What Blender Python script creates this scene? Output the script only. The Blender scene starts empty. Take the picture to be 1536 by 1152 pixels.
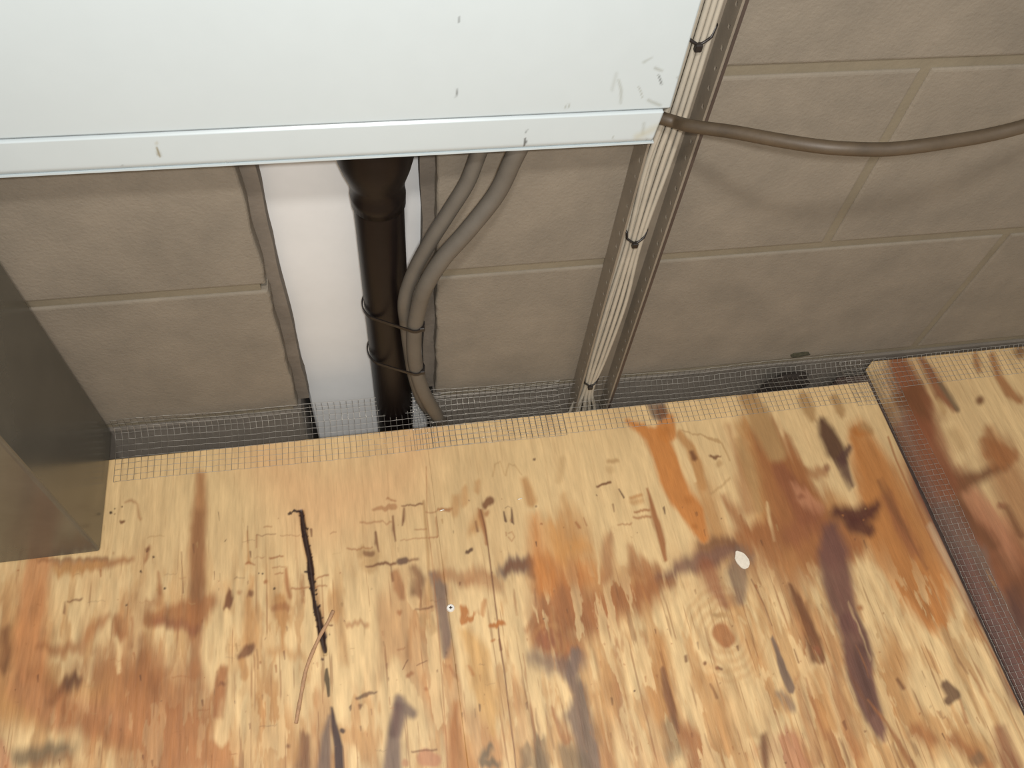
import bpy, bmesh, math, random
import numpy as np
from mathutils import Matrix, Vector

# ---------------------------------------------------------------- camera, light, exposure
S = 0.483                       # camera-to-wall distance in metres; "units" below are multiples of it
HC = 1.62                       # camera height above the plywood, in units
IMG_W, IMG_H = 1536.0, 1152.0
PP = np.array([768.0, 576.0])
VPV = np.array([650.0, 1386.0]); VPD = np.array([380.0, -1400.0])
F = math.sqrt(-float(np.dot(VPV - PP, VPD - PP)))
def _ray(x, y): return np.array([x - PP[0], -(y - PP[1]), -F])
_down = _ray(*VPV); _down /= np.linalg.norm(_down)
_into = _ray(*VPD); _into /= np.linalg.norm(_into)
AZ = -_down; AY = _into; AX = np.cross(AY, AZ)
R = np.array([AX, AY, AZ])
scene = bpy.context.scene
col = scene.collection
cam_d = bpy.data.cameras.new('camera')
cam_d.sensor_width = 36.0
cam_d.lens = F / IMG_W * 36.0
cam_d.clip_start = 0.01
cam = bpy.data.objects.new('camera', cam_d)
m = Matrix([[*R[0], 0], [*R[1], 0], [*R[2], HC * S], [0, 0, 0, 1]])
cam.matrix_world = m
col.objects.link(cam)
scene.camera = cam

world = bpy.data.worlds.new('world'); scene.world = world
world.use_nodes = True
world.node_tree.nodes['Background'].inputs[0].default_value = (1.0, 0.93, 0.84, 1)
world.node_tree.nodes['Background'].inputs[1].default_value = 0.30

def point_light(name, loc, energy, radius, color):
    l = bpy.data.lights.new(name, 'POINT'); l.energy = energy; l.shadow_soft_size = radius; l.color = color
    o = bpy.data.objects.new(name, l); o.location = loc; col.objects.link(o); return o
# the work lamp above and behind the photographer
point_light('ceiling_lamp', (-0.06 * S, -0.62 * S, (HC + 1.50) * S), 20.0, 0.05, (1.0, 0.94, 0.87))
# the light beside the lens
point_light('phone_light', (0.03 * S, -0.10 * S, (HC + 0.13) * S), 8.2, 0.012, (1.0, 0.98, 0.955))

vs = scene.view_settings
vs.view_transform = 'Standard'; vs.look = 'None'; vs.gamma = 1.0; vs.use_curve_mapping = False
vs.exposure = 0.83

# ---------------------------------------------------------------- helpers
def W3(x, y, Y):                # point seen at a pixel, on the plane Y (units) in front of the camera
    r = R @ _ray(x, y); r = r * (Y / r[1]); return Vector((r[0] * S, r[1] * S, (r[2] + HC) * S))
def F3(x, y, z=0.0):            # point seen at a pixel, at height z metres above the plywood
    r = R @ _ray(x, y); r = r * ((z / S - HC) / r[2]); return Vector((r[0] * S, r[1] * S, z))
def U(x, Y, Z):                 # units (camera based) -> metres
    return Vector((x * S, Y * S, (Z + HC) * S))
def lin(c):
    c = np.asarray(c, float) / 255.0
    return np.where(c <= 0.04045, c / 12.92, ((c + 0.055) / 1.055) ** 2.4)

def tag(o, label=None, cat=None, group=None, kind=None):
    if label: o['label'] = label
    if cat: o['category'] = cat
    if group: o['group'] = group
    if kind: o['kind'] = kind
    return o
def empty(name, loc=(0, 0, 0)):
    o = bpy.data.objects.new(name, None); o.location = loc; o.empty_display_size = 0.02; col.objects.link(o); return o
def link_mesh(name, me, mat=None, parent=None, smooth=False):
    if mat: me.materials.append(mat)
    if smooth: me.polygons.foreach_set('use_smooth', [True] * len(me.polygons))
    o = bpy.data.objects.new(name, me); col.objects.link(o)
    if parent:
        o.parent = parent
        o.matrix_parent_inverse = Matrix.Translation(-Vector(parent.location))
    return o
def bm_obj(name, bm, mat, parent=None, smooth=False):
    bm.normal_update()
    me = bpy.data.meshes.new(name); bm.to_mesh(me); bm.free()
    return link_mesh(name, me, mat, parent, smooth)
def bm_box(bm, a, b, bevel=0.0, seg=1):
    r = bmesh.ops.create_cube(bm, size=1.0)
    c = (Vector(a) + Vector(b)) / 2; d = Vector(b) - Vector(a)
    for v in r['verts']:
        v.co = Vector((v.co.x * abs(d.x), v.co.y * abs(d.y), v.co.z * abs(d.z))) + c
    if bevel:
        es = list({e for v in r['verts'] for e in v.link_edges})
        bmesh.ops.bevel(bm, geom=es, offset=bevel, segments=seg, profile=0.5, affect='EDGES')
def box(name, a, b, mat, parent=None, bevel=0.0, seg=1, smooth=False):
    bm = bmesh.new(); bm_box(bm, a, b, bevel, seg); return bm_obj(name, bm, mat, parent, smooth)

def catmull(pts, n=8):
    P = [Vector(p) for p in pts]; out = []
    for i in range(len(P) - 1):
        p0 = P[max(i - 1, 0)]; p1 = P[i]; p2 = P[i + 1]; p3 = P[min(i + 2, len(P) - 1)]
        for k in range(n):
            t = k / n
            out.append(0.5 * ((2 * p1) + (-p0 + p2) * t + (2 * p0 - 5 * p1 + 4 * p2 - p3) * t * t + (-p0 + 3 * p1 - 3 * p2 + p3) * t ** 3))
    out.append(P[-1]); return out
def tube_data(pts, r, ns=12, caps=True, off=0):
    V = []; Fc = []; pts = [Vector(p) for p in pts]; n = len(pts)
    rr = r if hasattr(r, '__len__') else [r] * n
    up = None
    for i in range(n):
        t = (pts[min(i + 1, n - 1)] - pts[max(i - 1, 0)]).normalized()
        if up is None:
            a = Vector((0, 0, 1)) if abs(t.z) < 0.9 else Vector((0, 1, 0))
            up = (a - t * a.dot(t)).normalized()
        else:
            up = (up - t * up.dot(t)).normalized()
        s = t.cross(up)
        for k in range(ns):
            an = 2 * math.pi * k / ns
            V.append(pts[i] + (up * math.cos(an) + s * math.sin(an)) * rr[i])
    for i in range(n - 1):
        for k in range(ns):
            a = off + i * ns + k; b = off + i * ns + (k + 1) % ns
            Fc.append((a, b, b + ns, a + ns))
    if caps:
        Fc.append(tuple(off + k for k in reversed(range(ns)))); Fc.append(tuple(off + (n - 1) * ns + k for k in range(ns)))
    return V, Fc
def tube(name, pts, r, mat, parent=None, ns=12):
    V, Fc = tube_data(pts, r, ns)
    me = bpy.data.meshes.new(name); me.from_pydata([tuple(v) for v in V], [], Fc)
    return link_mesh(name, me, mat, parent, True)
def lathe(name, prof, cx, cy, mat, parent=None, ns=40):
    V = []; Fc = []
    for (r, z) in prof:
        for k in range(ns):
            a = 2 * math.pi * k / ns; V.append((cx + r * math.cos(a), cy + r * math.sin(a), z))
    for i in range(len(prof) - 1):
        for k in range(ns):
            a = i * ns + k; b = i * ns + (k + 1) % ns; Fc.append((a, b, b + ns, a + ns))
    Fc.append(tuple(reversed(range(ns)))); Fc.append(tuple((len(prof) - 1) * ns + k for k in range(ns)))
    me = bpy.data.meshes.new(name); me.from_pydata(V, [], Fc)
    return link_mesh(name, me, mat, parent, True)

# ---------------------------------------------------------------- materials
def new_mat(name):
    mt = bpy.data.materials.new(name); mt.use_nodes = True
    return mt, mt.node_tree, mt.node_tree.nodes['Principled BSDF']
def mat(name, rgb, rough=0.6, metal=0.0, var=0.12, nscale=30.0, bump=0.15, bdist=0.001, bscale=200.0, stretch=(1, 1, 1), tint=None, spec=0.5):
    mt, nt, bs = new_mat(name); N = nt.nodes; L = nt.links
    tc = N.new('ShaderNodeTexCoord'); mp = N.new('ShaderNodeMapping'); mp.inputs['Scale'].default_value = stretch
    L.new(tc.outputs['Object'], mp.inputs['Vector'])
    n1 = N.new('ShaderNodeTexNoise'); n1.inputs['Scale'].default_value = nscale; n1.inputs['Detail'].default_value = 6; n1.inputs['Roughness'].default_value = 0.65
    L.new(mp.outputs[0], n1.inputs['Vector'])
    cr = N.new('ShaderNodeValToRGB'); c = np.array(rgb)
    lo = c * (1 - var); hi = np.clip(c * (1 + var), 0, 1)
    if tint is not None: lo = np.array(tint)
    cr.color_ramp.elements[0].position = 0.3; cr.color_ramp.elements[1].position = 0.7
    cr.color_ramp.elements[0].color = (*lo, 1); cr.color_ramp.elements[1].color = (*hi, 1)
    L.new(n1.outputs['Fac'], cr.inputs[0]); L.new(cr.outputs[0], bs.inputs['Base Color'])
    bs.inputs['Roughness'].default_value = rough; bs.inputs['Metallic'].default_value = metal
    bs.inputs['Specular IOR Level'].default_value = spec
    if bump:
        n2 = N.new('ShaderNodeTexNoise'); n2.inputs['Scale'].default_value = bscale; n2.inputs['Detail'].default_value = 4
        L.new(mp.outputs[0], n2.inputs['Vector'])
        bp = N.new('ShaderNodeBump'); bp.inputs['Strength'].default_value = bump; bp.inputs['Distance'].default_value = bdist
        L.new(n2.outputs['Fac'], bp.inputs['Height']); L.new(bp.outputs[0], bs.inputs['Normal'])
    return mt
def attr_mat(name, rough, bump, bscale, stretch, bdist=0.0006, var=0.05, coat=0.0):
    mt, nt, bs = new_mat(name); N = nt.nodes; L = nt.links
    at = N.new('ShaderNodeAttribute'); at.attribute_name = 'stain'
    tc = N.new('ShaderNodeTexCoord'); mp = N.new('ShaderNodeMapping'); mp.inputs['Scale'].default_value = stretch
    L.new(tc.outputs['Object'], mp.inputs['Vector'])
    n = N.new('ShaderNodeTexNoise'); n.inputs['Scale'].default_value = bscale; n.inputs['Detail'].default_value = 5
    L.new(mp.outputs[0], n.inputs['Vector'])
    mr = N.new('ShaderNodeMapRange'); mr.inputs['From Min'].default_value = 0.25; mr.inputs['From Max'].default_value = 0.75
    mr.inputs['To Min'].default_value = 1 - var; mr.inputs['To Max'].default_value = 1 + var
    L.new(n.outputs['Fac'], mr.inputs['Value'])
    mx = N.new('ShaderNodeVectorMath'); mx.operation = 'SCALE'
    L.new(at.outputs['Color'], mx.inputs[0]); L.new(mr.outputs[0], mx.inputs['Scale'])
    L.new(mx.outputs[0], bs.inputs['Base Color'])
    bp = N.new('ShaderNodeBump'); bp.inputs['Strength'].default_value = bump; bp.inputs['Distance'].default_value = bdist
    L.new(n.outputs['Fac'], bp.inputs['Height']); L.new(bp.outputs[0], bs.inputs['Normal'])
    bs.inputs['Roughness'].default_value = rough
    bs.inputs['Coat Weight'].default_value = coat; bs.inputs['Coat Roughness'].default_value = 0.3
    return mt

M_block = mat('concrete_block', (0.210, 0.180, 0.140), 0.9, var=0.13, nscale=17, bump=0.7, bdist=0.0008, bscale=380, tint=(0.180, 0.156, 0.122))
M_mortar = mat('mortar', (0.195, 0.166, 0.116), 0.95, var=0.12, nscale=20, bump=0.4, bscale=300)
M_found = mat('foundation', (0.150, 0.132, 0.110), 0.95, var=0.15, nscale=18, bump=0.4, bscale=300)
M_groove = mat('slot_mortar', (0.165, 0.140, 0.112), 0.95, var=0.15, nscale=25, bump=0.6, bscale=200)
M_white = attr_mat('white_sheet_metal', 0.28, 0.05, 60, (1, 1, 1), bdist=0.0005, var=0.01)
M_column = mat('white_painted_column', (0.67, 0.685, 0.69), 0.4, var=0.04, nscale=12, bump=0.1, bscale=60)
M_pvc = mat('black_pipe', (0.0075, 0.0050, 0.0048), 0.36, var=0.3, nscale=20, bump=0.08, bscale=40, spec=0.2)
M_tie = mat('black_nylon', (0.012, 0.009, 0.008), 0.4, bump=0)
M_grey = mat('grey_cable', (0.105, 0.092, 0.075), 0.55, var=0.1, nscale=40, bump=0.1)
M_brown = mat('brown_cable', (0.066, 0.046, 0.027), 0.55, var=0.35, nscale=30, bump=0.15, stretch=(0.6, 1, 1))
M_wcab = mat('ivory_cable', (0.40, 0.365, 0.30), 0.5, var=0.08, nscale=60, bump=0.05)
M_tray = mat('grey_trunking', (0.20, 0.17, 0.132), 0.5, var=0.15, nscale=25, bump=0.1)
M_traydk = mat('trunking_edge', (0.055, 0.038, 0.030), 0.6, bump=0)
M_post = mat('dark_grey_steel', (0.105, 0.100, 0.082), 0.22, 0.25, var=0.2, nscale=9, bump=0.12, bdist=0.001, bscale=12)
M_post.node_tree.nodes['Principled BSDF'].inputs['Specular IOR Level'].default_value = 0.9
M_joist = mat('stained_joist', (0.070, 0.048, 0.040), 0.8, var=0.3, nscale=40, bump=0.4, stretch=(6, 1, 1))
M_mesh = mat('galvanised_wire', (0.55, 0.53, 0.49), 0.28, 0.9, var=0.15, bump=0)
M_ply = attr_mat('weathered_plywood', 0.55, 0.55, 55, (9, 1, 1), var=0.07, coat=0.06)
M_dirt = mat('black_debris', (0.022, 0.016, 0.012), 0.9, var=0.5, nscale=200, bump=0.6, bscale=300)
M_mould = mat('green_mould', (0.055, 0.052, 0.03), 0.95, var=0.4, nscale=200, bump=0.4)
M_chip = mat('white_chip', (0.72, 0.66, 0.56), 0.7, var=0.1, nscale=300, bump=0.3)
M_twig = mat('twig', (0.40, 0.235, 0.13), 0.7, var=0.2, nscale=200, bump=0.3)
M_screw = mat('bright_steel', (0.85, 0.83, 0.78), 0.35, 0.4, bump=0)
M_sub = mat('subfloor', (0.03, 0.024, 0.02), 0.95, var=0.3, nscale=20, bump=0.4)

# ---------------------------------------------------------------- noise, stain and shade painting
def vnoise(u, v, seed):
    rng = np.random.RandomState(seed); T = rng.rand(256, 256)
    iu = np.floor(u).astype(int); iv = np.floor(v).astype(int); fu = u - iu; fv = v - iv
    fu = fu * fu * (3 - 2 * fu); fv = fv * fv * (3 - 2 * fv)
    a = T[iu % 256, iv % 256]; b = T[(iu + 1) % 256, iv % 256]; c = T[iu % 256, (iv + 1) % 256]; d = T[(iu + 1) % 256, (iv + 1) % 256]
    return (a * (1 - fu) + b * fu) * (1 - fv) + (c * (1 - fu) + d * fu) * fv
def fbm(u, v, seed, o=4):
    s = 0; a = 0.5; t = 0
    for k in range(o):
        s = s + a * vnoise(u * 2 ** k + 13.7 * k, v * 2 ** k + 7.1 * k, seed + k); t += a; a *= 0.55
    return s / t
def sstep(x): x = np.clip(x, 0, 1); return x * x * (3 - 2 * x)
def paint(colr, px, py, ok, strokes, wx, wy):
    """strokes: (srgb, alpha, soft, warp, [(x, y, r)...]) given where they lie in the photo frame, wx / wy the noise that frays them"""
    for st in strokes:
        rgb, alpha, soft, warp, pts = st
        a = np.array(pts, float)
        mg = a[:, 2].max() + soft + 14 * warp
        sel = np.nonzero((px > a[:, 0].min() - mg) & (px < a[:, 0].max() + mg) & (py > a[:, 1].min() - mg) & (py < a[:, 1].max() + mg) & ok)[0]
        if not len(sel): continue
        X = px[sel] + wx[sel] * warp; Y = py[sel] + wy[sel] * warp
        best = np.full(len(sel), 1e9)
        if len(a) == 1: a = np.vstack([a, a + [0.01, 0.01, 0]])
        for i in range(len(a) - 1):
            dx, dy = a[i + 1, :2] - a[i, :2]; L2 = dx * dx + dy * dy + 1e-9
            t = np.clip(((X - a[i, 0]) * dx + (Y - a[i, 1]) * dy) / L2, 0, 1)
            d = np.hypot(X - a[i, 0] - t * dx, Y - a[i, 1] - t * dy) - (a[i, 2] + t * (a[i + 1, 2] - a[i, 2]))
            best = np.minimum(best, d)
        mk = alpha * sstep(0.5 - best / (2 * soft + 1e-6))
        colr[sel] = colr[sel] * (1 - mk[:, None]) + lin(rgb) * mk[:, None]
def project(P):                 # world metres -> photo frame
    p = (P / S); p[:, 2] -= HC
    c = p @ R
    ok = c[:, 2] < -0.05
    z = np.where(ok, -c[:, 2], 1)
    return PP[0] + F * c[:, 0] / z, PP[1] - F * c[:, 1] / z, ok
def grid_mesh(name, A, B, plane, fixed, matl, colfun, parent=None, thick=0.018, zfun=None):
    """fine sheet: A, B coordinate arrays (metres); plane 'xy' (top) or 'xz' (front); skirt of the given thickness"""
    na, nb = len(A), len(B)
    GA, GB = np.meshgrid(A, B, indexing='ij'); ga = GA.ravel(); gb = GB.ravel()
    co = np.zeros((na * nb, 3))
    co[:, 0] = ga
    if plane == 'xy': co[:, 1] = gb; co[:, 2] = fixed
    else: co[:, 2] = gb; co[:, 1] = fixed
    px, py, ok = project(co.copy())
    c, h = colfun(ga / S, gb / S, px, py, ok)
    if h is not None: co[:, 2 if plane == 'xy' else 1] += h
    i = np.arange(na - 1)[:, None] * nb + np.arange(nb - 1)[None, :]
    q = np.stack([i, i + nb, i + nb + 1, i + 1], -1).reshape(-1, 4)
    # border loop
    lp = list(range(0, nb)) + [k * nb + nb - 1 for k in range(1, na)] + [(na - 1) * nb + k for k in range(nb - 2, -1, -1)] + [k * nb for k in range(na - 2, 0, -1)]
    lp = np.array(lp); nl = len(lp); base = na * nb
    bc = co[lp].copy()
    if plane == 'xy': bc[:, 2] = fixed - thick
    else: bc[:, 1] = fixed + thick
    nxt = np.roll(np.arange(nl), -1)
    sk = np.stack([lp, lp[nxt], base + nxt, base + np.arange(nl)], -1)
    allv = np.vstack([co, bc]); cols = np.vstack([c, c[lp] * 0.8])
    me = bpy.data.meshes.new(name)
    nq = len(q) + len(sk)
    me.vertices.add(len(allv)); me.vertices.foreach_set('co', allv.ravel())
    loops = np.concatenate([q.ravel(), sk.ravel(), base + np.arange(nl)[::-1]])
    me.loops.add(len(loops)); me.loops.foreach_set('vertex_index', loops.astype(np.int32))
    me.polygons.add(nq + 1)
    st = np.concatenate([np.arange(nq) * 4, [nq * 4]]).astype(np.int32)
    me.polygons.foreach_set('loop_start', st)
    me.update(calc_edges=True); me.validate()
    at = me.attributes.new('stain', 'FLOAT_COLOR', 'POINT')
    at.data.foreach_set('color', np.hstack([cols, np.ones((len(cols), 1))]).astype(np.float32).ravel())
    return link_mesh(name, me, matl, parent, False)

# colours as the wood itself shows them
CR = (226, 194, 142); PK = (222, 180, 130); TN = (188, 138, 84); TG = (178, 140, 92); OR = (200, 128, 62); RU = (178, 110, 48)
BR = (160, 104, 60); DB = (118, 74, 44); DK = (84, 52, 36); PU = (112, 74, 64); PD = (88, 58, 50); GY = (112, 94, 70); GP = (120, 98, 84)
BK = (38, 14, 10); RB = (140, 84, 54); PB = (186, 128, 92)
STAINS_AND_SHADE = [
 # broad soft tones first
 (PK, .8, 60, .5, [(400, 690, 30), (480, 760, 60), (600, 720, 30), (620, 660, 30)]),
 (TN, .75, 30, 1.3, [(10, 1050, 30), (120, 1060, 40), (240, 1080, 60), (330, 1130, 40)]),
 (TN, .6, 20, 1.3, [(60, 900, 20), (50, 960, 30), (40, 1040, 40)]),
 (BR, .55, 30, 1.3, [(200, 1020, 20), (235, 1090, 50), (240, 1150, 50)]),
 (TN, .55, 20, 1.2, [(400, 1030, 12), (395, 1100, 24), (390, 1150, 28)]),
 (TN, .7, 26, 1.4, [(850, 800, 30), (870, 880, 40), (900, 900, 50), (960, 880, 30)]),
 (BR, .75, 22, 1.4, [(815, 860, 20), (830, 915, 34), (880, 925, 32), (920, 905, 30), (980, 880, 20)]),
 (BR, .85, 14, 1.3, [(860, 870, 20), (850, 930, 24), (825, 950, 30), (850, 985, 24)]),
 (TN, .9, 16, 1.3, [(1120, 640, 14), (1140, 700, 24), (1160, 760, 34), (1190, 820, 40)]),
 (BR, .85, 14, 1.4, [(1150, 640, 14), (1180, 700, 24), (1210, 760, 34), (1225, 820, 24)]),
 (TN, .8, 20, 1.3, [(1260, 830, 20), (1240, 770, 24), (1290, 800, 30)]),
 (OR, .85, 14, 1.2, [(1285, 660, 10), (1305, 710, 20), (1325, 770, 30), (1350, 830, 38), (1385, 880, 34), (1405, 930, 16)]),
 (TN, .55, 24, 1.3, [(1230, 1060, 30), (1260, 1120, 40), (1300, 1150, 40)]),
 (PB, .7, 10, 1.2, [(1150, 1130, 14), (1180, 1120, 24), (1190, 1150, 28)]),
 (TN, .8, 12, 1.3, [(985, 960, 10), (985, 1000, 16), (992, 1050, 20), (1010, 1110, 20)]),
 (BR, .7, 12, 1.4, [(1020, 1090, 8), (1045, 1120, 16), (1060, 1150, 24)]),
 (TN, .6, 12, 1.3, [(905, 960, 8), (912, 1040, 14), (905, 1150, 20)]),
 (BR, .6, 12, 1.4, [(930, 960, 5), (925, 1020, 8), (940, 1090, 9), (960, 1150, 6)]),
 (BR, .8, 14, 1.2, [(1120, 800, 14), (1180, 790, 30), (1230, 800, 30), (1280, 820, 20)]),
 (BR, .55, 26, 1.0, [(130, 1010, 20), (230, 1010, 40), (300, 1060, 40)]), ((176, 118, 72), .6, 22, 1.0, [(180, 1060, 30), (260, 1110, 50), (320, 1140, 30)]),
 ((180, 124, 80), .7, 16, 1.0, [(30, 1030, 24), (90, 1070, 30), (170, 1090, 24)]), (TN, .6, 16, 1.1, [(400, 1060, 20), (440, 1130, 24)]),
 (BR, .5, 20, 1.0, [(1060, 830, 24), (1140, 830, 34), (1200, 850, 34)]), (TN, .7, 16, 1.0, [(1100, 900, 8), (1130, 980, 12), (1160, 1060, 16)]), (TN, .7, 20, 1.0, [(1350, 960, 20), (1330, 1040, 26), (1380, 1120, 30)]),
 (TN, .6, 18, 1.0, [(1060, 1020, 20), (1080, 1090, 30), (1100, 1150, 30)]), (TN, .7, 14, 1.0, [(1040, 690, 6), (1060, 750, 12), (1075, 800, 14)]),
 ((182, 122, 66), .75, 16, .7, [(1288, 645, 12), (1320, 720, 34), (1360, 820, 48), (1398, 905, 32)]), (BR, .75, 16, .7, [(1135, 655, 10), (1170, 720, 34), (1205, 780, 44), (1250, 820, 28)]),
 (RB, .65, 20, .6, [(1350, 560, 22), (1380, 640, 30), (1410, 720, 38), (1450, 800, 44), (1510, 900, 50)]), (BR, .55, 20, .7, [(1500, 680, 24), (1530, 760, 30), (1560, 860, 50)]),
 (CR, .8, 9, .7, [(1300, 850, 3), (1335, 910, 8), (1365, 965, 12)]), (CR, .85, 8, .6, [(1425, 640, 10), (1440, 690, 9)]),
 (BR, .6, 14, .7, [(1195, 900, 8), (1215, 980, 14), (1235, 1060, 14), (1270, 1140, 18)]), (TN, .6, 16, .7, [(1400, 1080, 16), (1460, 1130, 26)]),
]
STAINS_BROAD = STAINS_AND_SHADE
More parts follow.
